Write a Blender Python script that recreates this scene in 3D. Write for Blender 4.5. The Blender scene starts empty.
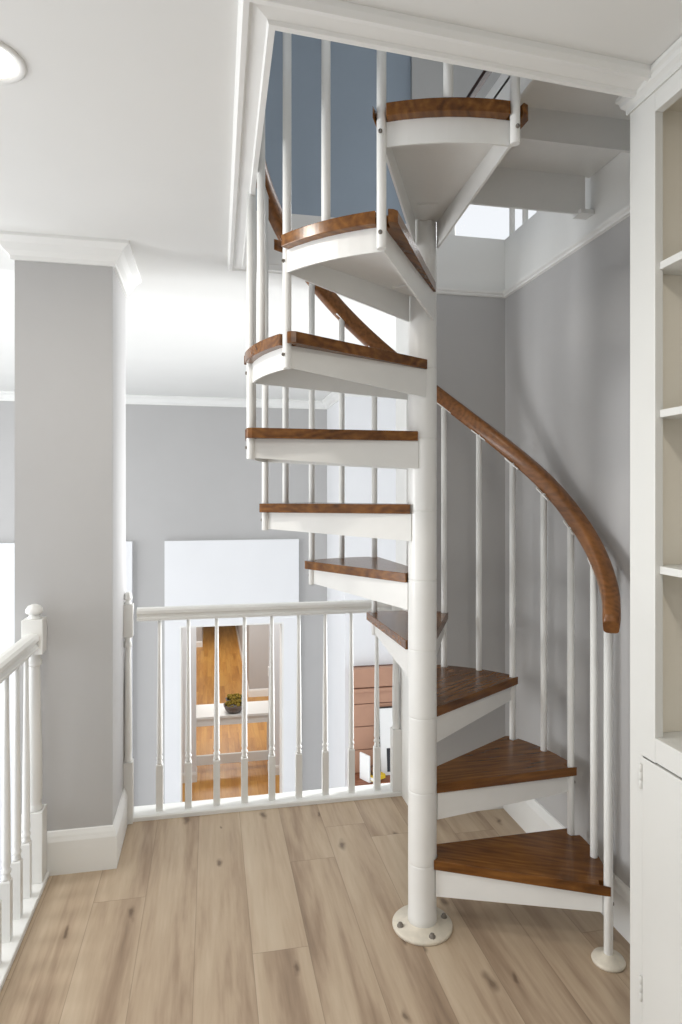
import bpy, bmesh, math, random
from mathutils import Vector, Matrix
random.seed(7)
C = bpy.context.scene.collection
R = math.radians

# ------------------------------------------------------------------ materials
def lin(c):
    return tuple(((v/255)/12.92 if v/255 <= .04045 else ((v/255+.055)/1.055)**2.4) for v in c) + (1,)

def new_mat(name):
    m = bpy.data.materials.new(name); m.use_nodes = True
    nt = m.node_tree
    return m, nt, nt.nodes['Principled BSDF']

def N(nt, t, **kw):
    n = nt.nodes.new(t)
    for k, v in kw.items():
        setattr(n, k, v)
    return n

def paint(name, rgb, rough=.5, var=.03, scale=3.0, spec=.5, bump=0.0):
    """wall or trim paint: a hair of mottling and, where asked, roller texture"""
    m, nt, b = new_mat(name)
    tc = N(nt, 'ShaderNodeTexCoord'); no = N(nt, 'ShaderNodeTexNoise')
    no.inputs['Scale'].default_value = scale; no.inputs['Detail'].default_value = 3
    nt.links.new(tc.outputs['Object'], no.inputs['Vector'])
    rp = N(nt, 'ShaderNodeValToRGB')
    c = lin(rgb)
    rp.color_ramp.elements[0].position = .3; rp.color_ramp.elements[1].position = .7
    rp.color_ramp.elements[0].color = tuple(v*(1-var) for v in c[:3])+(1,)
    rp.color_ramp.elements[1].color = tuple(min(1, v*(1+var)) for v in c[:3])+(1,)
    nt.links.new(no.outputs['Fac'], rp.inputs['Fac']); nt.links.new(rp.outputs['Color'], b.inputs['Base Color'])
    b.inputs['Roughness'].default_value = rough
    b.inputs['Specular IOR Level'].default_value = spec
    if bump:
        n2 = N(nt, 'ShaderNodeTexNoise'); n2.inputs['Scale'].default_value = 160; n2.inputs['Detail'].default_value = 2
        nt.links.new(tc.outputs['Object'], n2.inputs['Vector'])
        bp = N(nt, 'ShaderNodeBump'); bp.inputs['Strength'].default_value = bump; bp.inputs['Distance'].default_value = .002
        nt.links.new(n2.outputs['Fac'], bp.inputs['Height']); nt.links.new(bp.outputs['Normal'], b.inputs['Normal'])
    return m

def math_node(nt, op, a, b=None, c=None):
    n = N(nt, 'ShaderNodeMath', operation=op)
    for i, v in enumerate((a, b, c)):
        if v is None: continue
        if hasattr(v, 'links'): nt.links.new(v, n.inputs[i])
        else: n.inputs[i].default_value = v
    return n.outputs[0]

def plank_floor(name, stops, width, length, knots=True, rough=.42, seam=.32):
    m, nt, b = new_mat(name)
    L = nt.links
    tc = N(nt, 'ShaderNodeTexCoord'); sp = N(nt, 'ShaderNodeSeparateXYZ')
    L.new(tc.outputs['Object'], sp.inputs[0])
    xs = math_node(nt, 'DIVIDE', math_node(nt, 'ADD', sp.outputs['X'], 20.03), width)
    row = math_node(nt, 'FLOOR', xs)
    w1 = N(nt, 'ShaderNodeTexWhiteNoise', noise_dimensions='1D'); L.new(row, w1.inputs['W'])
    ys = math_node(nt, 'DIVIDE', math_node(nt, 'ADD', math_node(nt, 'ADD', sp.outputs['Y'], 20), math_node(nt, 'MULTIPLY', w1.outputs['Value'], length)), length)
    col = math_node(nt, 'FLOOR', ys)
    cb = N(nt, 'ShaderNodeCombineXYZ'); L.new(row, cb.inputs[0]); L.new(col, cb.inputs[1])
    w2 = N(nt, 'ShaderNodeTexWhiteNoise', noise_dimensions='3D'); L.new(cb.outputs[0], w2.inputs['Vector'])
    # grain: noise stretched along the plank, shifted per plank
    off = N(nt, 'ShaderNodeVectorMath', operation='SCALE'); L.new(w2.outputs['Color'], off.inputs[0]); off.inputs['Scale'].default_value = 13
    ad = N(nt, 'ShaderNodeVectorMath', operation='ADD'); L.new(tc.outputs['Object'], ad.inputs[0]); L.new(off.outputs[0], ad.inputs[1])
    mp = N(nt, 'ShaderNodeMapping'); mp.inputs['Scale'].default_value = (1, .09, 1); L.new(ad.outputs[0], mp.inputs['Vector'])
    g = N(nt, 'ShaderNodeTexNoise'); g.inputs['Scale'].default_value = 9; g.inputs['Detail'].default_value = 6; g.inputs['Roughness'].default_value = .55; g.inputs['Distortion'].default_value = .5
    L.new(mp.outputs[0], g.inputs['Vector'])
    f = N(nt, 'ShaderNodeTexNoise'); f.inputs['Scale'].default_value = 55; f.inputs['Detail'].default_value = 4; L.new(mp.outputs[0], f.inputs['Vector'])
    t = math_node(nt, 'ADD', math_node(nt, 'MULTIPLY', g.outputs['Fac'], .72), math_node(nt, 'MULTIPLY', f.outputs['Fac'], .22))
    t = math_node(nt, 'ADD', t, math_node(nt, 'MULTIPLY', math_node(nt, 'SUBTRACT', w2.outputs['Value'], .5), .13))
    rp = N(nt, 'ShaderNodeValToRGB'); L.new(t, rp.inputs['Fac'])
    e = rp.color_ramp.elements
    e[0].position, e[0].color = stops[0][0], lin(stops[0][1]); e[1].position, e[1].color = stops[-1][0], lin(stops[-1][1])
    for p, c in stops[1:-1]:
        x = e.new(p); x.color = lin(c)
    colr = rp.outputs['Color']
    if knots:
        kv = N(nt, 'ShaderNodeMapping'); kv.inputs['Scale'].default_value = (6.4, 2.4, 1); L.new(ad.outputs[0], kv.inputs['Vector'])
        dn = N(nt, 'ShaderNodeTexNoise'); dn.inputs['Scale'].default_value = 14; L.new(ad.outputs[0], dn.inputs['Vector'])
        dm = N(nt, 'ShaderNodeVectorMath', operation='SCALE'); L.new(dn.outputs['Color'], dm.inputs[0]); dm.inputs['Scale'].default_value = .22
        da = N(nt, 'ShaderNodeVectorMath', operation='ADD'); L.new(kv.outputs[0], da.inputs[0]); L.new(dm.outputs[0], da.inputs[1])
        vo = N(nt, 'ShaderNodeTexVoronoi', voronoi_dimensions='2D'); vo.inputs['Scale'].default_value = 1.0; L.new(da.outputs[0], vo.inputs['Vector'])
        sc = N(nt, 'ShaderNodeSeparateColor'); L.new(vo.outputs['Color'], sc.inputs[0])
        pick = math_node(nt, 'GREATER_THAN', sc.outputs[0], .25)
        size = math_node(nt, 'MULTIPLY_ADD', sc.outputs[1], .10, .05)
        kf = math_node(nt, 'SUBTRACT', 1, math_node(nt, 'DIVIDE', vo.outputs['Distance'], size)); kf = math_node(nt, 'MAXIMUM', kf, 0)
        kf = math_node(nt, 'MINIMUM', math_node(nt, 'MULTIPLY', math_node(nt, 'POWER', kf, 1.4), 1.1), .72)
        kf = math_node(nt, 'MULTIPLY', kf, pick)
        mx = N(nt, 'ShaderNodeMix', data_type='RGBA'); L.new(kf, mx.inputs[0]); L.new(colr, mx.inputs[6]); mx.inputs[7].default_value = lin((86, 66, 50))
        colr = mx.outputs[2]
    fx = math_node(nt, 'FRACT', xs); fy = math_node(nt, 'FRACT', ys)
    dx = math_node(nt, 'MINIMUM', fx, math_node(nt, 'SUBTRACT', 1, fx)); dy = math_node(nt, 'MINIMUM', fy, math_node(nt, 'SUBTRACT', 1, fy))
    s1 = math_node(nt, 'LESS_THAN', dx, .0012/width); s2 = math_node(nt, 'LESS_THAN', dy, .0014/length)
    sm = math_node(nt, 'MULTIPLY', math_node(nt, 'MAXIMUM', s1, s2), seam)
    m2 = N(nt, 'ShaderNodeMix', data_type='RGBA'); L.new(sm, m2.inputs[0]); L.new(colr, m2.inputs[6]); m2.inputs[7].default_value = lin((70, 55, 42))
    L.new(m2.outputs[2], b.inputs['Base Color'])
    b.inputs['Roughness'].default_value = rough
    b.inputs['Specular IOR Level'].default_value = .35
    return m

def stained_wood(name, dark, mid, light, rough=.32, scale=1.0, axis=0, turn=0):
    """stained oak with cathedral grain running along local `axis`"""
    m, nt, b = new_mat(name); L = nt.links
    tc = N(nt, 'ShaderNodeTexCoord'); oi = N(nt, 'ShaderNodeObjectInfo')
    cb = N(nt, 'ShaderNodeCombineXYZ')
    for i in range(3): L.new(math_node(nt, 'MULTIPLY', oi.outputs['Random'], (7.3, 3.1, 5.7)[i]), cb.inputs[i])
    ad = N(nt, 'ShaderNodeVectorMath', operation='ADD'); L.new(tc.outputs['Object'], ad.inputs[0]); L.new(cb.outputs[0], ad.inputs[1])
    mp = N(nt, 'ShaderNodeMapping')
    s = [1.0, 1.0, 1.0]; s[axis] = .14
    mp.inputs['Scale'].default_value = s; L.new(ad.outputs[0], mp.inputs['Vector'])
    mp.inputs['Rotation'].default_value = (0, 0, R(turn))
    n0 = N(nt, 'ShaderNodeTexNoise'); n0.inputs['Scale'].default_value = 5*scale; n0.inputs['Detail'].default_value = 2; L.new(mp.outputs[0], n0.inputs['Vector'])
    rings = math_node(nt, 'FRACT', math_node(nt, 'MULTIPLY', n0.outputs['Fac'], 16))
    rings = math_node(nt, 'ABSOLUTE', math_node(nt, 'SUBTRACT', rings, .5))
    n1 = N(nt, 'ShaderNodeTexNoise'); n1.inputs['Scale'].default_value = 70*scale; n1.inputs['Detail'].default_value = 5; L.new(mp.outputs[0], n1.inputs['Vector'])
    n2 = N(nt, 'ShaderNodeTexNoise'); n2.inputs['Scale'].default_value = 4; L.new(ad.outputs[0], n2.inputs['Vector'])
    t = math_node(nt, 'ADD', math_node(nt, 'MULTIPLY', rings, .36), math_node(nt, 'MULTIPLY', n1.outputs['Fac'], .64))
    t = math_node(nt, 'ADD', t, math_node(nt, 'MULTIPLY', math_node(nt, 'SUBTRACT', n2.outputs['Fac'], .5), .35))
    rp = N(nt, 'ShaderNodeValToRGB'); L.new(t, rp.inputs['Fac'])
    e = rp.color_ramp.elements
    e[0].position, e[0].color = .22, lin(dark); e[1].position, e[1].color = .75, lin(light)
    x = e.new(.45); x.color = lin(mid)
    L.new(rp.outputs['Color'], b.inputs['Base Color'])
    b.inputs['Roughness'].default_value = rough
    b.inputs['Specular IOR Level'].default_value = .4
    return m

M = {}
M['ceiling'] = paint('ceiling_paint', (226, 226, 223), .8, .01)
M['wall'] = paint('grey_wall_paint', (183, 182, 181), .55, .015, bump=.05)
M['white_wall'] = paint('white_wall_paint', (232, 233, 235), .6, .01)
M['trim'] = paint('white_trim_paint', (233, 233, 230), .38, .015)
M['cream'] = paint('cream_cabinet_paint', (212, 212, 208), .42, .015)
M['shelf_in'] = paint('cabinet_inside_paint', (212, 206, 193), .5, .02)
M['steel'] = paint('painted_stair_steel', (230, 230, 227), .33, .02, 9)
M['chip'] = paint('chipped_plate_paint', (216, 208, 192), .45, .08, 40)
M['bolt'] = paint('bare_bolt_steel', (120, 112, 102), .4, .2, 200)
M['blue'] = paint('blue_grey_wall_paint', (152, 164, 177), .6, .02)
M['tan'] = paint('tan_panel_paint', (182, 140, 116), .55, .05, 6)
M['groove'] = paint('dark_tan_groove', (110, 76, 60), .7, .05)
M['grey_bowl'] = paint('grey_stoneware', (120, 112, 108), .5, .08, 30)
M['moss'] = paint('olive_moss', (132, 112, 32), .9, .45, 60)
M['black'] = paint('black_print', (38, 40, 44), .4, .1)
M['yellow'] = paint('yellow_cover', (225, 190, 40), .5, .05)
M['paper'] = paint('white_card', (240, 240, 238), .6, .01)
M['stone'] = paint('brown_ornament', (110, 80, 62), .6, .2, 50)
M['dark'] = paint('dark_metal', (45, 43, 42), .4, .1)
M['floor'] = plank_floor('pale_oak_planks', [(.22, (122, 102, 84)), (.36, (160, 138, 116)), (.46, (182, 161, 137)), (.57, (195, 176, 152)), (.74, (206, 190, 168))], .185, 2.3)
M['low_floor'] = plank_floor('honey_oak_planks', [(.2, (150, 98, 40)), (.42, (186, 130, 62)), (.6, (202, 150, 78))], .085, 1.2, knots=False, seam=.25, rough=.35)
M['tread'] = stained_wood('stained_oak_tread', (82, 49, 19), (116, 73, 30), (150, 101, 47), rough=.24, turn=-15)
M['rail'] = stained_wood('stained_oak_handrail', (104, 66, 34), (132, 86, 46), (150, 102, 58), rough=.3, scale=1.2, axis=1)
M['mantel'] = stained_wood('brown_mantel_wood', (110, 64, 44), (140, 88, 62), (160, 106, 78), rough=.5)
M['dark_rail'] = stained_wood('dark_stained_rail', (48, 30, 24), (66, 42, 34), (84, 56, 46), rough=.4, axis=1)

m, nt, b = new_mat('lamp_lens')
b.inputs['Base Color'].default_value = lin((255, 250, 235)); b.inputs['Emission Color'].default_value = lin((255, 241, 214)); b.inputs['Emission Strength'].default_value = 6
M['lens'] = m
m, nt, b = new_mat('window_glass')
out = nt.nodes['Material Output']; tr = N(nt, 'ShaderNodeBsdfTransparent'); gl = N(nt, 'ShaderNodeBsdfGlossy'); gl.inputs['Roughness'].default_value = .02
mx = N(nt, 'ShaderNodeMixShader'); fr = N(nt, 'ShaderNodeFresnel'); fr.inputs['IOR'].default_value = 1.3
nt.links.new(fr.outputs[0], mx.inputs[0]); nt.links.new(tr.outputs[0], mx.inputs[1]); nt.links.new(gl.outputs[0], mx.inputs[2]); nt.links.new(mx.outputs[0], out.inputs['Surface'])
M['glass'] = m

# ------------------------------------------------------------------ mesh builder
class MB:
    def __init__(s): s.bm = bmesh.new()
    def box(s, x0, x1, y0, y1, z0, z1):
        v = [s.bm.verts.new((x, y, z)) for z in (z0, z1) for x, y in ((x0, y0), (x1, y0), (x1, y1), (x0, y1))]
        for f in ((3, 2, 1, 0), (4, 5, 6, 7), (0, 1, 5, 4), (1, 2, 6, 5), (2, 3, 7, 6), (3, 0, 4, 7)):
            s.bm.faces.new([v[i] for i in f])
        return s
    def prism(s, poly, z0, z1):
        a = [s.bm.verts.new((x, y, z0)) for x, y in poly]; b2 = [s.bm.verts.new((x, y, z1)) for x, y in poly]
        n = len(poly)
        s.bm.faces.new(a[::-1]); s.bm.faces.new(b2)
        for i in range(n): s.bm.faces.new((a[i], a[(i+1) % n], b2[(i+1) % n], b2[i]))
        return s
    def hexa(s, a, b2):
        """solid between two same-length rings of 3-D points"""
        va = [s.bm.verts.new(p) for p in a]; vb = [s.bm.verts.new(p) for p in b2]; n = len(a)
        s.bm.faces.new(va[::-1]); s.bm.faces.new(vb)
        for i in range(n): s.bm.faces.new((va[i], va[(i+1) % n], vb[(i+1) % n], vb[i]))
        return s
    def lathe(s, prof, cx=0, cy=0, seg=20, cap=True):
        rings = []
        for r, z in prof:
            rings.append([s.bm.verts.new((cx+r*math.cos(2*math.pi*i/seg), cy+r*math.sin(2*math.pi*i/seg), z)) for i in range(seg)])
        for a, b2 in zip(rings, rings[1:]):
            for i in range(seg):
                f = s.bm.faces.new((a[i], a[(i+1) % seg], b2[(i+1) % seg], b2[i])); f.smooth = True
        if cap:
            s.bm.faces.new(rings[0][::-1]); s.bm.faces.new(rings[-1])
        return s
    def rings(s, rr, smooth=True):
        rv = [[s.bm.verts.new(p) for p in r] for r in rr]; n = len(rv[0])
        for a, b2 in zip(rv, rv[1:]):
            for i in range(n):
                f = s.bm.faces.new((a[i], a[(i+1) % n], b2[(i+1) % n], b2[i])); f.smooth = smooth
        s.bm.faces.new(rv[0][::-1]); s.bm.faces.new(rv[-1])
        return s
    def ball(s, c, r, sub=2, jit=0):
        g = bmesh.ops.create_icosphere(s.bm, subdivisions=sub, radius=r, matrix=Matrix.Translation(c))
        for v in g['verts']:
            if jit: v.co += Vector((random.uniform(-jit, jit), random.uniform(-jit, jit), random.uniform(-jit, jit)))
            for f in v.link_faces: f.smooth = True
        return s
    def mould(s, path, prof, side=1):
        """sweep profile [(out, z)] along a plan polyline with mitred corners; side=1 throws it to the path's own left"""
        P = [Vector(p) for p in path]; nrm = []
        for i in range(len(P)):
            ds = []
            if i > 0: ds.append((P[i]-P[i-1]).normalized())
            if i < len(P)-1: ds.append((P[i+1]-P[i]).normalized())
            ns = [Vector((-d.y, d.x))*side for d in ds]
            n = sum(ns, Vector((0, 0))).normalized()
            nrm.append(n/max(.3, n.dot(ns[0])))
        rr = [[(p.x+n.x*o, p.y+n.y*o, z) for o, z in prof] for p, n in zip(P, nrm)]
        return s.rings(rr, smooth=False)
    def build(s, name, mat, parent=None, bevel=0, smooth=False, loc=None, rotz=0):
        bmesh.ops.recalc_face_normals(s.bm, faces=s.bm.faces)
        me = bpy.data.meshes.new(name); s.bm.to_mesh(me); s.bm.free()
        o = bpy.data.objects.new(name, me); C.objects.link(o)
        me.materials.append(mat)
        if smooth:
            for p in me.polygons: p.use_smooth = True
        if bevel:
            bv = o.modifiers.new('edge', 'BEVEL'); bv.width = bevel; bv.segments = 2; bv.limit_method = 'ANGLE'; bv.angle_limit = R(50)
        if parent: o.parent = parent
        if loc: o.location = loc
        o.rotation_euler.z = rotz
        return o

def tag(o, label, cat, group=None):
    o['label'] = label; o['category'] = cat
    if group: o['group'] = group
    return o
def thing(name, label, cat, loc=(0, 0, 0), rotz=0, group=None):
    o = bpy.data.objects.new(name, None); C.objects.link(o); o.location = loc; o.rotation_euler.z = rotz
    return tag(o, label, cat, group)
def struct(o, label, cat):
    o['kind'] = 'structure'; o['label'] = label; o['category'] = cat
    return o

# ------------------------------------------------------------------ the setting
CEIL, UP, LOW = 2.50, 2.72, -2.43
OX, OY0, OY1 = .133, 1.385, 2.87          # stair opening in the ceiling
OXB, OYB = .150, 2.79                     # its far corner: the opening is slightly out of square
def OF(x): return 1.346+.0637*(x-.13)     # its near edge
RW = 1.389                                # right wall plane
BY = 6.85                                 # far wall of the double-height space

# landing floor (with its thickness, ending at the drop)
f = MB().box(-.70, 1.50, -3.0, 3.16, -.28, 0)
struct(f.build('floor', M['floor']), 'pale oak plank floor of the landing', 'floor')
b_ = MB().box(-4.2, 3.6, 3.2, BY-.07, LOW-.1, LOW); b_.box(-4.2, -.72, -3, 3.2, LOW-.1, LOW)  # out of view; pale colour chosen so the bounce on the ceiling stays neutral
struct(b_.build('floor_void_bounce', M['white_wall']), 'unseen floor far below the guardrail, made pale to bounce neutral light', 'floor')
b_ = MB().box(-4.2, 3.6, BY-.07, 24, LOW-.1, LOW)
struct(b_.build('floor_lower', M['low_floor']), 'honey coloured plank floor of the storey below', 'floor')
b_ = MB().prism([(-4.2, -3.0), (3.6, -3.0), (3.6, OF(3.6)), (OX, OF(OX)), (OXB, OYB), (-4.2, OYB)], CEIL, UP)
b_.prism([(-4.2, OYB), (.935, OYB), (.935, OY1), (RW+.02, OY1), (3.6, OY1), (3.6, BY+.2), (-4.2, BY+.2)], CEIL, UP)
b_.prism([(RW+.02, OF(RW+.02)), (3.6, OF(3.6)), (3.6, OY1), (RW+.02, OY1)], CEIL, UP)
struct(b_.build('ceiling', M['ceiling']), 'white ceiling with an opening for the spiral stair', 'ceiling')

# right wall, nook wall, far wall, column
b_ = MB().box(RW, RW+.12, -3.0, 3.17, 0, 2.455)
struct(b_.build('wall_right', M['wall']), 'grey wall beside the spiral stair', 'wall')
b_ = MB().box(.94, RW, OY1, 3.165, 0, 2.455)
struct(b_.build('wall_nook', M['wall']), 'short grey wall behind the spiral stair', 'wall')
b_ = MB().box(.932, .942, OY1-.004, 3.17, 0, 2.5)
struct(b_.build('trim_1', M['trim']), 'white end board of the short wall behind the stair', 'trim')
b_ = MB().box(-4.2, -.306, BY, BY+.2, LOW, CEIL); b_.box(.762, 3.6, BY, BY+.2, LOW, CEIL); b_.box(-.306, .762, BY, BY+.2, .145, CEIL)
struct(b_.build('wall_far', M['wall']), 'grey far wall across the double-height space', 'wall')
b_ = MB().box(-.75, -.385, 2.72, 3.13, -.28, CEIL)
struct(b_.build('wall_column', M['wall']), 'square grey column beside the landing guardrail', 'column')
b_ = MB().box(-4.2, RW, -3.0, -2.9, -.28, CEIL)  # added out of view to cut the world light on camera-facing surfaces
struct(b_.build('wall_back_block', M['white_wall']), 'unseen white wall behind the camera, added to block outside light', 'wall')
# white fascia above the stair-nook walls, up to the storey above
b_ = MB().box(RW-.004, RW+.018, OY0, OY1, 2.44, UP)
struct(b_.build('trim_2', M['trim']), 'white fascia board over the grey wall beside the stair', 'trim')
b_ = MB().box(.935, RW-.004, OY1-.004, OY1+.004, 2.44, UP); b_.box(OXB, .939, OYB-.004, OYB+.002, CEIL-.005, UP); b_.box(.935, .939, OYB, OY1, CEIL-.005, UP)
struct(b_.build('trim_3', M['trim']), 'white fascia board at the far side of the stair opening', 'trim')

crown = [(0, -.085), (.012, -.085), (.014, -.07), (.03, -.055), (.045, -.03), (.062, -.018), (.07, -.012), (.07, 0), (0, 0)]
small = [(0, -.026), (.008, -.026), (.010, -.018), (.018, -.012), (.020, -.004), (.02, 0), (0, 0)]
base = [(0, 0), (.018, 0), (.018, .13), (.014, .142), (.012, .15), (.006, .165), (0, .168)]
def up(prof, z, k=1.0): return [(o*k, z+d*k) for o, d in prof]
# column crown + baseboard
b_ = MB().mould([(-.75, 3.13), (-.75, 2.72), (-.385, 2.72), (-.385, 3.13)], up(crown, CEIL), side=-1)
struct(b_.build('trim_4', M['trim']), 'white crown moulding around the head of the column', 'trim')
b_ = MB().mould([(-.75, 2.72), (-.385, 2.72), (-.385, 3.13)], base, side=-1)
struct(b_.build('baseboard_column', M['trim']), 'tall white baseboard around the foot of the column', 'baseboard')
b_ = MB().mould([(.95, OY1), (RW, OY1), (RW, 1.44)], base, side=-1)
struct(b_.build('baseboard_right', M['trim']), 'white baseboard behind and beside the spiral stair', 'baseboard')
b_ = MB().mould([(.94, OY1-.004), (RW-.004, OY1-.004), (RW-.004, 1.44)], up(small, 2.468), side=-1)
struct(b_.build('trim_5', M['trim']), 'white moulding at the top of the grey stair walls', 'trim')
# far wall crown; chimney breast and its crown
CX, CY = 1.239, 5.90
b_ = MB().box(CX, 3.6, CY, BY-.001, LOW, CEIL)
struct(b_.build('wall_chimney', M['white_wall']), 'white chimney breast in the double-height space', 'wall')
b_ = MB().mould([(-4.2, BY), (CX, BY), (CX, CY), (3.6, CY)], up(crown, CEIL), side=-1)
struct(b_.build('trim_6', M['trim']), 'white crown moulding along the far wall', 'trim')
# casing around the ceiling opening
cas = [(0, CEIL+.01), (0, CEIL-.030), (.014, CEIL-.030), (.018, CEIL-.022), (.05, CEIL-.016), (.056, CEIL-.024), (.068, CEIL-.024), (.075, CEIL-.012), (.078, CEIL+.01)]
b_ = MB().mould([(.93, OYB), (OXB, OYB), (OX, OF(OX)), (1.02, OF(1.02))], cas, side=-1)
struct(b_.build('trim_7', M['trim']), 'white stepped casing around the ceiling opening', 'trim')

# white lower-storey surrounds on the far wall, doorway with a hall beyond
PY = BY-.07
b_ = MB().box(-.456, -.306, PY, BY, LOW, 1.02); b_.box(.762, .923, PY, BY, LOW, 1.02); b_.box(-.306, .762, PY, BY, .145, 1.02)
struct(b_.build('trim_8', M['white_wall']), 'tall white surround of the doorway below', 'trim')
b_ = MB().box(-2.9, -.774, PY, BY, LOW, 1.02)
struct(b_.build('trim_9', M['white_wall']), 'white raised wall panel half hidden by the column', 'trim')
b_ = MB().box(-.306, -.29, PY, BY+.2, LOW, .145); b_.box(.746, .762, PY, BY+.2, LOW, .145); b_.box(-.29, .746, PY, BY+.2, .13, .145)
struct(b_.build('door_1', M['trim']), 'white jambs and head of the doorway below', 'doorway')
b_ = MB().box(-4, -.19, 9.0, 9.2, LOW, 1.0); b_.box(.816, 3.4, 9.0, 9.2, LOW, 1.0); b_.box(-.19, .816, 9.0, 9.2, LOW+2.25, 1.0)
struct(b_.build('wall_hall', M['white_wall']), 'white inner hall wall behind the lower doorway', 'wall')
b_ = MB().mould([(-3.9, 9.0), (-.19, 9.0), (-.19, 9.2)], up(base, LOW, .8), side=-1)
struct(b_.build('baseboard_hall', M['trim']), 'white baseboard of the inner hall wall', 'baseboard')
b_ = MB().mould([(.816, 9.2), (.816, 9.0), (3.4, 9.0)], up(base, LOW, .8), side=-1)
struct(b_.build('baseboard_hall_right', M['trim']), 'white baseboard at the other side of the inner hall opening', 'baseboard')
b_ = MB().box(.74, 3, 12.55, 21, LOW, .8)
struct(b_.build('wall_hall_right', M['wall']), 'grey wall end along the lower hall', 'wall')
b_ = MB().mould([(.74, 21), (.74, 12.55), (2.9, 12.55)], up(base, LOW, .9), side=-1)
struct(b_.build('baseboard_hall_end', M['trim']), 'white baseboard of the grey hall wall end', 'baseboard')
b_ = MB().box(-4, -.21, 16.9, 21, LOW, .8)
struct(b_.build('wall_hall_left', M['wall']), 'grey wall end far down the lower hall', 'wall')
b_ = MB().mould([(-3.9, 16.9), (-.21, 16.9), (-.21, 21)], up(base, LOW, .9), side=-1)
struct(b_.build('baseboard_hall_left', M['trim']), 'white baseboard of the far hall wall end', 'baseboard')
b_ = MB().box(-4, 3, 21, 21.1, LOW, .8)
struct(b_.build('wall_hall_end', M['wall']), 'end wall of the lower hall', 'wall')
b_ = MB().box(-4.2, 3.6, BY+.2, 21.1, 1.0, 1.1)
struct(b_.build('ceiling_lower', M['ceiling']), 'ceiling of the lower hall', 'ceiling')

# ------------------------------------------------------------------ storey above
WX0, WX1, WZ0, WZ1, UY = 1.72, 2.95, 2.86, 4.15, 4.6
b_ = MB().box(-3.2, 1.467, UY, UY+.15, UP, 5.4)
struct(b_.build('wall_upper_blue', M['blue']), 'blue-grey wall of the storey above', 'wall')
b_ = MB().box(1.467, WX0, UY-.03, UY+.15, UP, 5.4); b_.box(WX1, 3.6, UY-.03, UY+.15, UP, 5.4); b_.box(WX0, WX1, UY-.03, UY+.15, WZ1, 5.4); b_.box(WX0, WX1, UY-.03, UY+.15, UP, WZ0)
struct(b_.build('wall_upper_grey', M['wall']), 'pale grey window wall of the storey above', 'wall')
b_ = MB().box(3.5, 3.6, -1, UY, UP, 5.4)
struct(b_.build('wall_upper_right', M['white_wall']), 'white side wall of the storey above', 'wall')
b_ = MB().box(-3.3, -3.2, -1, UY, UP, 5.4)
struct(b_.build('wall_upper_left', M['blue']), 'blue-grey side wall of the storey above', 'wall')
b_ = MB().box(-3.3, 3.6, -1, UY+.15, 5.4, 5.5)
struct(b_.build('ceiling_upper', M['ceiling']), 'ceiling of the storey above', 'ceiling')
b_ = MB()
for x0, x1, z0, z1 in ((WX0-.05, WX0+.03, WZ0-.05, WZ1+.05), (WX1-.03, WX1+.05, WZ0-.05, WZ1+.05), (WX0, WX1, WZ0-.05, WZ0+.03), (WX0, WX1, WZ1-.03, WZ1+.05)):
    b_.box(x0, x1, UY-.05, UY+.06, z0, z1)
w = struct(b_.build('window_1', M['trim'], bevel=.004), 'bright window upstairs beyond the stair opening', 'window')
MB().box(WX0+.03, WX1-.03, UY+.03, UY+.036, WZ0+.03, WZ1-.03).build('pane', M['glass'], w)

# ------------------------------------------------------------------ spiral staircase
PX, PYc, RISE, B0 = .722, 2.132, .248, -28.0
RB = .588      # baluster circle
TZ = [0, .250, .500, .754, .987, 1.226, 1.465, 1.713, 1.955, 2.219, 2.472, 2.72]
RJ = [.600, .580, .578, .580, .585, .586, .590, .594, .600, .634, .648, .648]   # as measured, the corners do not sit on one exact circle
st = thing('spiral_staircase', 'white steel spiral staircase with stained oak treads and curving wooden handrail', 'staircase', (PX, PYc, 0))
def pol(r, a, z=None):
    t = (r*math.cos(R(a)), r*math.sin(R(a)))
    return t if z is None else t + (z,)
# centre pole made of stacked sleeves, fine joints between them
prof = [(.0505, .012), (.0505, .05), (.049, .056)]
for k in range(1, 12):
    z = TZ[k]-.022
    prof += [(.0495, z-.006), (.0495, z-.0012), (.0484, z), (.0495, z+.0012), (.0495, z+.006)]
prof += [(.0495, 2.74), (.03, 2.755)]
MB().lathe(prof, seg=40).build('center_pole', M['steel'], st)
bp = MB().lathe([(.085, 0), (.102, 0), (.104, .004), (.104, .010), (.100, .015), (.062, .017), (.056, .024), (.049, .026), (.03, .026)], seg=48).build('base_plate', M['chip'], st)
for i, a in enumerate((25, 115, 205, 295)):
    x, y = pol(.082, a-20)
    o = MB().lathe([(.012, .0145), (.012, .018), (.0075, .018), (.0075, .026), (.004, .028)], x, y, seg=8).build('bolt', M['bolt'], bp)

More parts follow.
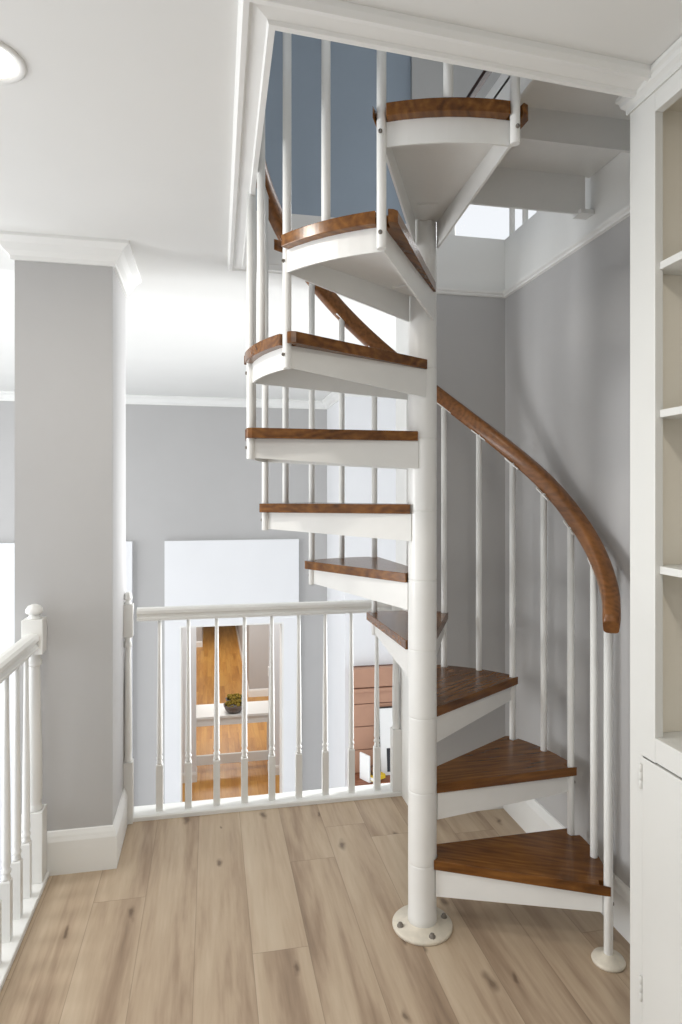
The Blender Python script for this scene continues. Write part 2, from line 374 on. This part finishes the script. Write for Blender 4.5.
# one tread: a steel tray (top plate, two tapering side webs, curved outer band) carrying an oak board
def board_outline():
    pts = []
    a = -1.5
    while a <= 31.9:
        near = min(abs(a-b)*R(1)*.6 for b in (0, 30))
        pts.append((a, .570 if near < .0155 else .605)); a += .2
    out = []
    for i, (a, r) in enumerate(pts):       # keep the corners of every notch, thin the rest
        if i in (0, len(pts)-1) or pts[i-1][1] != r or pts[i+1][1] != r or i % 6 == 0:
            out.append(pol(r, a))
    # the back corner runs on under the next nosing, then straight back to the pole
    return out + [pol(.601, 32.8), pol(.590, 33.6)] + [pol(.060, 86)] + [pol(.0515, a) for a in (70, 50, 30, 14, 0, -16, -32)]
def tread_board():
    b = MB().prism(board_outline(), -.033, 0)
    return b
def web(b, hub, rim, inward):
    """side web: .062 deep at the rim, .094 at the pole"""
    t = .006
    p0, p1 = Vector(pol(*hub)), Vector(pol(*rim)); d = (p1-p0).normalized(); n = Vector((-d.y, d.x))*inward
    def ring(p, depth):
        q = p+n*t
        return [(p.x, p.y, -.033), (q.x, q.y, -.033), (q.x, q.y, -.033-depth), (p.x, p.y, -.033-depth)]
    b.hexa(ring(p0, .094), ring(p1, .062))
def tread_tray():
    b = MB()
    arc = [pol(.580, a) for a in (0, 5, 10, 15, 20, 25, 30)]
    b.prism(arc+[pol(.053, 83), pol(.046, 50), pol(.046, 15), pol(.053, -21)], -.039, -.033)
    web(b, (.053, -22), (.580, 0), 1); web(b, (.053, 84), (.580, 30), -1)
    for a in range(0, 30, 3):
        b.hexa([pol(.580, a, -.096), pol(.574, a, -.096), pol(.574, a, -.034), pol(.580, a, -.034)],
               [pol(.580, a+3, -.096), pol(.574, a+3, -.096), pol(.574, a+3, -.034), pol(.580, a+3, -.034)])
    # hub gusset under the plate
    b.prism([pol(.16, 4), pol(.16, 15), pol(.16, 26), pol(.046, 26), pol(.046, 4)], -.045, -.039)
    return b
def BA(j): return B0+30*j+0      # corner baluster angles
def RS(j):
    j = min(max(j, 0), 10.99); i = int(j)
    return RJ[i]+(RJ[i+1]-RJ[i])*(j-i)
tray0 = tread_tray().build('tread', M['steel'], st)
board0 = tread_board().build('tread_board', M['tread'], tray0, bevel=.007)
screw0 = None
treads = []
for k in range(1, 11):
    if k == 1: t, bd = tray0, board0
    else:
        t = tray0.copy(); C.objects.link(t); t.parent = st
        bd = board0.copy(); C.objects.link(bd); bd.parent = t
    t.location = (0, 0, TZ[k]); t.rotation_euler.z = R(BA(k-1))
    sc = (RS(k-1)+RS(k))/2/RB; t.scale = (sc, sc, 1)
    bd['label'] = 'stained oak board'

# handrail: sweep a rounded section along the helix
def rail_z(a): return 1.165+RISE*(a-B0)/30
rr = []
A0, A1 = -37.0, 276.0
n = 110
for i in range(n+1):
    a = A0+(A1-A0)*i/n
    tilt = math.atan2(RISE/R(30)*1.0, .60)
    ra = Vector(pol(1, a)+(0,)); ta = Vector((-math.sin(R(a)), math.cos(R(a)), RISE/R(30)/.60)).normalized()
    upv = ra.cross(ta).normalized()
    if upv.z < 0: upv = -upv
    c = Vector(pol(RS((a-B0)/30)+.004+max(0, .018-abs(a-20)*.0003), a, rail_z(a)))
    ring = []
    for j in range(16):
        th = 2*math.pi*j/16
        cx, cz = math.cos(th), math.sin(th)
        p = .55
        ex = math.copysign(abs(cx)**p, cx)*.027; ez = math.copysign(abs(cz)**p, cz)*.032
        s_ = .86 if i in (0, n) else 1
        ring.append(tuple(c+ra*ex*s_+upv*ez*s_))
    rr.append(ring)
hr = MB().rings(rr).build('handrail', M['rail'], st)
hr['label'] = 'stained oak handrail'

# balusters: two per tread; the corner ones bolt two treads together, the first stands on a floor plate
def baluster(ang, z0, z1, r=.0125, foot=False):
    x, y = pol(RS((ang-B0)/30), ang)
    o = MB().lathe([(r*.9, z0), (r, z0+.003), (r, z1)], x, y, seg=16).build('baluster', M['steel'], st)
    # saddle bracket under the rail
    d = Vector(pol(1, ang)); tx, ty = -d.y, d.x
    s = RISE/R(30)/.60
    b = MB()
    L = .03; wv = .012
    def q(u, v, dz): return (x+tx*u+d.x*v, y+ty*u+d.y*v, z1+u*s+dz)
    b.hexa([q(-L, -wv, -.006), q(-L, wv, -.006), q(-L, wv, .0), q(-L, -wv, .0)], [q(L, -wv, -.006), q(L, wv, -.006), q(L, wv, .0), q(L, -wv, .0)])
    b.build('bracket', M['steel'], o)
    return o
for k in range(0, 11):
    a = BA(k)
    z0 = 0.018 if k == 0 else TZ[k]-.10
    o = baluster(a, z0, rail_z(a)-.034, .0145 if k == 0 else .0125)
    x, y = pol(RS(k), a)
    if k == 0:
        MB().lathe([(.03, 0), (.05, 0), (.052, .006), (.048, .014), (.026, .018), (.020, .026), (.0145, .028)], x, y, seg=32).build('foot_plate', M['chip'], o)
    for zz in (([TZ[k]-.062] if k else []) + ([TZ[k+1]-.062] if k < 10 else [])):
        d = Vector(pol(1, a)); c = Vector((x, y, zz))+d.to_3d()*.012
        b = MB()
        b.lathe([(.0, 0), (.0055, 0), (.0055, .004), (.003, .005)], seg=8, cap=False)
        rot = Matrix.Rotation(R(90), 4, 'Y'); rz = Matrix.Rotation(R(a), 4, 'Z')
        bmesh.ops.transform(b.bm, matrix=Matrix.Translation(c) @ rz @ rot, verts=b.bm.verts)
        b.build('bolt', M['bolt'], o)
    if k < 10:
        am = a+15
        baluster(am, TZ[k+1]-.004, rail_z(am)-.034)
# top landing of the stair: plate on cross webs
ld = MB().box(.83-PX, RW-.006-PX, OY0+.02-PYc, 2.16-PYc, UP-.045, UP-.036).build('landing', M['steel'], st)
MB().box(.839-PX, RW-.006-PX, OY0+.02-PYc, 2.165-PYc, UP-.036, UP).build('landing_board', M['tread'], ld, bevel=.005)
def cross(y, x0, x1, z0, z1): return MB().box(x0-PX, x1-PX, y-PYc, y+.01-PYc, z0, z1)
cross(1.80, .83, RW-.006, UP-.142, UP-.045).build('cross_web', M['steel'], ld)
cross(2.15, .775, RW-.03, UP-.185, UP-.045).build('cross_web', M['steel'], ld)
MB().box(.83-PX, .838-PX, OY0+.02-PYc, 2.15-PYc, UP-.13, UP+.002).build('side_web', M['steel'], ld)
MB().box(RW-.06-PX, RW-.006-PX, 2.13-PYc, 2.185-PYc, UP-.19, UP-.175).build('wall_bracket', M['steel'], ld)

# ------------------------------------------------------------------ landing guardrails (turned wood)
def turned(zb, zs, zt, r0=.0085, r1=.0135):
    """round part of a baluster from the square block at zs up to the rail at zt"""
    H = zt-zs
    return [(.0135, zs-.002), (.0145, zs+.006), (.0105, zs+.014), (.0155, zs+.022), (.0155, zs+.028), (.011, zs+.036), (.0145, zs+.05), (r1, zs+.075), (r1*.93, zs+H*.4), (r0*1.1, zs+H*.75), (r0, zt)]
def wood_baluster(parent, x, y, zb, zs, zt):
    b = MB().box(x-.0155, x+.0155, y-.0155, y+.0155, zb, zs-.008)
    # chamfer up to the round
    b.hexa([(x-.0155, y-.0155, zs-.008), (x+.0155, y-.0155, zs-.008), (x+.0155, y+.0155, zs-.008), (x-.0155, y+.0155, zs-.008)],
           [(x-.010, y-.010, zs), (x+.010, y-.010, zs), (x+.010, y+.010, zs), (x-.010, y+.010, zs)])
    b.lathe(turned(zb, zs, zt), x, y, seg=14)
    return b.build('baluster', M['trim'], parent)
def newel(parent, x, y, hw, zb, zs, zt, zblock):
    b = MB().box(x-hw, x+hw, y-hw, y+hw, zb, zs)
    r = hw*.86
    b.lathe([(r*.98, zs), (r*1.0, zs+.006), (r*.82, zs+.016), (r*.80, zs+.03), (r*.92, zs+.05), (r*.9, zs+.2), (r*.68, zblock-.07), (r*.64, zblock-.05), (r*.88, zblock-.045), (r*.88, zblock-.03), (r*.66, zblock-.02), (r*.75, zblock)], x, y, seg=24)
    b.box(x-hw, x+hw, y-hw, y+hw, zblock, zt)
    b.lathe([(r*.8, zt), (r*.74, zt+.006), (r*.58, zt+.012), (r*.58, zt+.016), (r*.95, zt+.022), (r*1.0, zt+.030), (r*.94, zt+.038), (r*.70, zt+.049), (r*.25, zt+.055)], x, y, seg=24)
    return b.build('newel_post', M['trim'], parent, bevel=.002)
railprof = [(-.030, 0), (.030, 0), (.030, .012), (.020, .020), (.022, .030), (.031, .040), (.031, .056), (.022, .067), (0, .071), (-.022, .067), (-.031, .056), (-.031, .040), (-.022, .030), (-.020, .020), (-.030, .012)]

g1 = thing('guardrail', 'white guardrail of slim turned balusters crossing between the column and the spiral stair', 'guardrail', (0, 0, 0))
GY = 3.12
MB().mould([(-.333, GY), (.925, GY)], up(railprof, .912, .85)).build('rail', M['trim'], g1)
MB().mould([(-.367, GY-.05), (.932, GY-.05)], [(0, 0), (.11, 0), (.11, .018), (.105, .022), (.006, .022), (0, .017)], side=1).build('base_strip', M['trim'], g1)
for i in range(9):
    wood_baluster(g1, -.232+.1312*i, GY, .022, .24, .914)
newel(g1, -.368, GY-.045, .0235, .0, .28, .998, .848)
newel(g1, .910, GY-.025, .0235, .022, .33, .998, .848)
MB().box(-.72, .97, 3.16, 3.175, -.28, .004).build('drop_fascia', M['trim'], g1)

g2 = thing('guardrail', 'white guardrail with a round-topped newel standing against the front of the grey column', 'guardrail', (0, 0, 0))
GX = -.662
MB().mould([(GX, 2.62), (GX, .7)], up(railprof, .912, .85)).build('rail', M['trim'], g2)
MB().box(GX-.055, -.617, .7, 2.70, 0, .022).build('base_strip', M['trim'], g2, bevel=.004)
MB().box(-.735, -.72, .7, 2.70, -.28, .01).build('drop_fascia', M['trim'], g2)
for i in range(14):
    wood_baluster(g2, GX, 2.545-.118*i, .022, .225, .914)
newel(g2, GX, 2.655, .037, .022, .29, 1.022, .89)

# upstairs guard beside the opening
g3 = thing('guardrail', 'upstairs guardrail with a dark rail and white spindles above the stair opening', 'guardrail', (0, 0, 0))
MB().mould([(1.42, 2.2), (1.36, 2.9), (1.36, 3.5)], up(railprof, 3.60, .5)).build('rail', M['dark_rail'], g3)
for i in range(5):
    y = 2.31+.13*i
    x = 1.42-.06*(y-2.2)/.7
    MB().lathe([(.013, UP), (.013, 3.602)], max(x, 1.405), y, seg=12).build('spindle', M['steel'], g3)
MB().lathe([(.03, UP), (.03, 3.55), (.036, 3.56), (.036, 3.66), (.02, 3.68)], 1.36, 3.52, seg=16).build('post', M['trim'], g3)

# ------------------------------------------------------------------ built-in bookcase
FX, YE, OYE, TOPZ = 1.03, 1.434, 1.341, 2.404
bc = thing('bookcase', 'cream built-in bookcase with empty open shelves over a flush cupboard door', 'bookcase', (FX, 0, 0))
Y0 = .35
b_ = MB()
b_.box(0, .022, OYE, YE, 0, 2.49)                    # far stile
b_.box(0, .022, Y0, OYE, TOPZ, 2.49)                 # top rail
b_.box(0, .022, Y0, OYE, .866, .923)                 # middle rail
b_.box(0, .022, 1.386, OYE, 0, .866)
b_.box(0, .022, Y0, Y0+.09, .923, TOPZ)              # near stile
b_.build('face_frame', M['cream'], bc, bevel=.0015)
b_ = MB()
b_.box(.022, RW-FX-.004, YE-.02, YE, 0, 2.49); b_.box(.022, RW-FX-.004, Y0, Y0+.02, 0, 2.49)
b_.build('side_panel', M['cream'], bc)
MB().box(.022, RW-FX-.004, OYE+.028, YE-.021, .923, 2.45).build('end_lining', M['shelf_in'], bc)
MB().box(RW-FX-.02, RW-FX-.004, Y0+.02, YE-.021, .9, 2.45).build('back_panel', M['shelf_in'], bc)
MB().box(.022, RW-FX-.02, Y0+.02, OYE+.028, 2.43, 2.45).build('inner_top', M['shelf_in'], bc)
MB().box(.022, RW-FX-.02, Y0+.02, OYE+.028, .903, .9225).build('deck', M['cream'], bc)
for z in (2.040, 1.690, 1.320):
    MB().box(.012, RW-FX-.021, Y0+.021, OYE+.027, z-.009, z+.009).build('shelf', M['cream'], bc, bevel=.001)
dr = MB().box(-.004, .018, .88, 1.382, .08, .862).build('door', M['cream'], bc, bevel=.002)
for z in (.815, .30):
    MB().lathe([(.004, z-.03), (.005, z-.028), (.005, z-.01), (.004, z-.009), (.005, z-.008), (.005, z+.01), (.004, z+.011), (.005, z+.012), (.005, z+.028), (.003, z+.03)], -.005, 1.385, seg=10).build('hinge', M['cream'], dr)
MB().box(-.004, .018, Y0+.02, .876, .08, .862).build('door', M['cream'], bc, bevel=.002)
bcrown = [(0, -.048), (.006, -.048), (.007, -.036), (.016, -.026), (.018, -.016), (.024, -.010), (.024, 0), (0, 0)]
MB().mould([(0, Y0), (0, YE), (RW-FX-.004, YE)], up(bcrown, 2.498), side=1).build('crown_moulding', M['cream'], bc)

# ------------------------------------------------------------------ recessed lamp
cl = thing('ceiling_light', 'round recessed lamp with white rim in the ceiling', 'light', (-.510, 1.61, CEIL))
MB().lathe([(.068, .0), (.070, -.003), (.085, -.006), (.089, -.003), (.089, 0)], seg=40, cap=False).build('trim_ring', M['trim'], cl)
MB().lathe([(.069, -.001), (.05, -.0015), (.0, -.002)], seg=40, cap=False).build('lens', M['lens'], cl)

# ------------------------------------------------------------------ lower storey: console, bowls, mantel
ct = thing('console_table', 'long white console table in the lower hall seen through the doorway', 'table', (.31, 9.50, LOW))
TH = .80
MB().box(-.60, .60, -.28, .28, TH-.035, TH).build('table_top', M['trim'], ct, bevel=.004)
MB().box(-.58, .58, -.26, .26, TH-.135, TH-.036).build('apron', M['trim'], ct)
for sx in (-1, 1):
    for sy in (-1, 1):
        MB().box(sx*.56-.03, sx*.56+.03, sy*.24-.03, sy*.24+.03, 0, TH-.036).build('leg', M['trim'], ct, bevel=.003)
MB().box(-.53, .53, -.265, -.225, .12, .25).build('stretcher', M['trim'], ct, bevel=.003)
def bowl(x, y, z, r, label):
    t = thing('bowl', label, 'bowl', (x, y, z), group='moss bowls on the console table')
    MB().lathe([(.0, 0), (r*.55, 0), (r*.82, r*.28), (r, r*.72), (r*1.0, r*.78), (r*.93, r*.74), (r*.6, r*.3), (0, r*.2)], seg=28, cap=False).build('bowl_body', M['grey_bowl'], t)
    b = MB()
    for i in range(46):
        a = random.uniform(0, 6.28); q = r*.86*math.sqrt(random.random())
        b.ball((q*math.cos(a), q*math.sin(a), r*.70+random.uniform(-.01, .03)+.03*(1-q/r)), random.uniform(.014, .026), 1, .004)
    o = b.build('moss', M['moss'], t); o['kind'] = 'stuff'
    return t
bowl(.335, 9.36, LOW+TH, .15, 'grey bowl of olive moss at the front edge of the console')
bowl(.355, 9.66, LOW+TH+.0, .135, 'grey bowl of olive moss standing behind the other bowl')
sw = MB().box(.796, .815, 9.04, 9.10, -1.06, -.93).build('light_switch', M['paper'], bevel=.004)
tag(sw, 'small white light switch beside the hall opening', 'light switch')

# mantel: tan panelled overmantel on the chimney breast with a brown shelf
MX0, MX1, MZ0, MZ1 = 1.292, 2.5, -1.10, -.118
fp = thing('overmantel', 'tan panelled overmantel with brown shelf on the white chimney breast', 'mantel', (MX0, CY, MZ0))
w_ = MX1-MX0; h_ = MZ1-MZ0
MB().box(0, w_, -.05, -.001, 0, h_).build('backing', M['groove'], fp)
zz = [0, .215, .43, .64, h_-.225]
for i in range(4):
    MB().box(.003, w_, -.062, -.04, zz[i]+.004, zz[i+1]-.004).build('panel', M['tan'], fp, bevel=.002)
MB().box(-.004, w_, -.085, -.04, h_-.228, h_-.195).build('ledge', M['tan'], fp, bevel=.003)
MB().hexa([(0, -.12, h_), (0, -.04, h_), (0, -.04, h_-.185), (0, -.075, h_-.185)], [(w_, -.12, h_), (w_, -.04, h_), (w_, -.04, h_-.185), (w_, -.075, h_-.185)]).build('head_board', M['tan'], fp, bevel=.003)
MB().box(-.03, w_, -.30, -.001, -.09, -.002).build('mantel_shelf', M['mantel'], fp, bevel=.004)

pf = thing('picture_frame', 'white mounted picture with a black square leaning on the mantel shelf', 'picture', (1.545, CY-.155, MZ0), 0)
pf.rotation_euler.x = R(-7)
MB().box(0, .34, -.008, .008, 0, .60).build('frame', M['paper'], pf, bevel=.002)
MB().box(-.012, -.001, -.012, .010, 0, .61).build('frame_edge', M['dark'], pf); MB().box(-.012, .34, -.012, .010, .601, .612).build('frame_edge', M['dark'], pf)
MB().box(.06, .26, -.0105, -.009, .03, .24).build('print', M['black'], pf)
be = MB().box(0, .016, 0, .13, 0, .24); be.box(.014, .12, 0, .13, 0, .014)
o = be.build('bookend', M['paper'], bevel=.003, loc=(1.40, CY-.285, MZ0), rotz=R(28)); tag(o, 'white upright bookend at the end of the mantel shelf', 'bookend')
bk = thing('book', 'yellow book lying beside the white bookend', 'book', (1.46, CY-.235, MZ0+.015), R(28))
MB().box(-.055, .085, -.05, .06, .003, .035).build('pages', M['paper'], bk); b_ = MB().box(-.058, .088, -.053, .063, 0, .003); b_.box(-.058, .088, -.053, .063, .035, .038); b_.box(-.058, .088, -.056, -.052, 0, .038)
b_.build('cover', M['yellow'], bk)
o = thing('ornament', 'small brown coiled ornament on top of the yellow book', 'ornament', (1.46, CY-.232, MZ0+.053))
b_ = MB()
tor = []
for i in range(25):
    a = R(i*15); 
    cx, cz = .035*math.cos(a), .045+.035*math.sin(a)
    tor.append([(cx+.010*math.cos(q)*math.cos(a), .010*math.sin(q), cz+.010*math.cos(q)*math.sin(a)) for q in [R(45*j) for j in range(8)]])
b_.rings(tor); b_.build('ring', M['stone'], o)
MB().lathe([(.03, 0), (.03, .006), (.012, .01)], seg=14).build('foot', M['stone'], o)

# ------------------------------------------------------------------ light
W = bpy.data.worlds.new('World'); bpy.context.scene.world = W; W.use_nodes = True
bg = W.node_tree.nodes['Background']; bg.inputs['Color'].default_value = (.93, .96, 1, 1); bg.inputs['Strength'].default_value = 1.0
def area(name, loc, target, sx, sy, power, col):
    l = bpy.data.lights.new(name, 'AREA'); l.shape = 'RECTANGLE'; l.size = sx; l.size_y = sy; l.energy = power; l.color = col
    o = bpy.data.objects.new(name, l); C.objects.link(o); o.location = loc
    o.rotation_euler = (Vector(target)-Vector(loc)).to_track_quat('-Z', 'Y').to_euler()
    return o
area('daylight_void_window', (3.2, 3.75, .75), (-.4, 3.1, .8), .9, 2.0, 85, (.97, .985, 1)).data.spread = R(100)
area('void_left_fill', (-4.0, 5.0, .6), (1, 5.2, .9), 2.5, 4.0, 52, (.97, .985, 1))  # added fill from the left, brightens the void's far wall and ceiling
area('daylight_landing', (-3.9, 2.2, 1.15), (1.3, 1.9, 1.3), 1.1, 1.5, 90, (.985, .99, 1))
area('daylight_upstairs', (2.3, 4.45, 3.5), (.6, 1.5, 3.0), 1.2, 1.2, 36, (.97, .985, 1))
area('hall_fill', (.3, 8.0, .9), (.3, 8.0, -2), .6, .6, 32, (1, .98, .95))  # added fill over the hall just past the doorway, no fixture
area('hall_fill_far', (.1, 10.4, .5), (.5, 13, -1.8), .8, .8, 60, (1, .98, .95))  # added fill aimed down the hall to lift the grey wall end
area('hall_fill_end', (.3, 15.5, .7), (.3, 15.5, -2), .8, 2, 60, (1, .98, .95))  # added fill for the far stretch of the hall, no fixture
area('can_lamp', (-.510, 1.61, CEIL-.012), (-.510, 1.61, 0), .12, .12, 9, (1, .95, .87))
area('ceiling_fill_near', (.4, .2, CEIL-.012), (.4, .2, 0), .12, .12, 10, (1, .95, .87))  # added unseen fill at ceiling height, no fixture here
area('ceiling_fill_rear', (-.4, -1.4, CEIL-.012), (-.4, -1.4, 0), .12, .12, 8, (1, .95, .87))  # another added fill, behind the camera and without a fixture

# ------------------------------------------------------------------ camera and view
cam = bpy.data.cameras.new('Camera'); co = bpy.data.objects.new('Camera', cam); C.objects.link(co)
co.location = (0, 0, 1.5); co.rotation_euler = (R(90), 0, R(-11.5))
cam.sensor_fit = 'AUTO'; cam.sensor_width = 36; cam.lens = 36*643/1024; cam.shift_y = -18/1024; cam.clip_start = .05
bpy.context.scene.camera = co
vs = bpy.context.scene.view_settings
vs.view_transform = 'Standard'; vs.look = 'None'; vs.gamma = 1; vs.exposure = 0; vs.use_curve_mapping = False
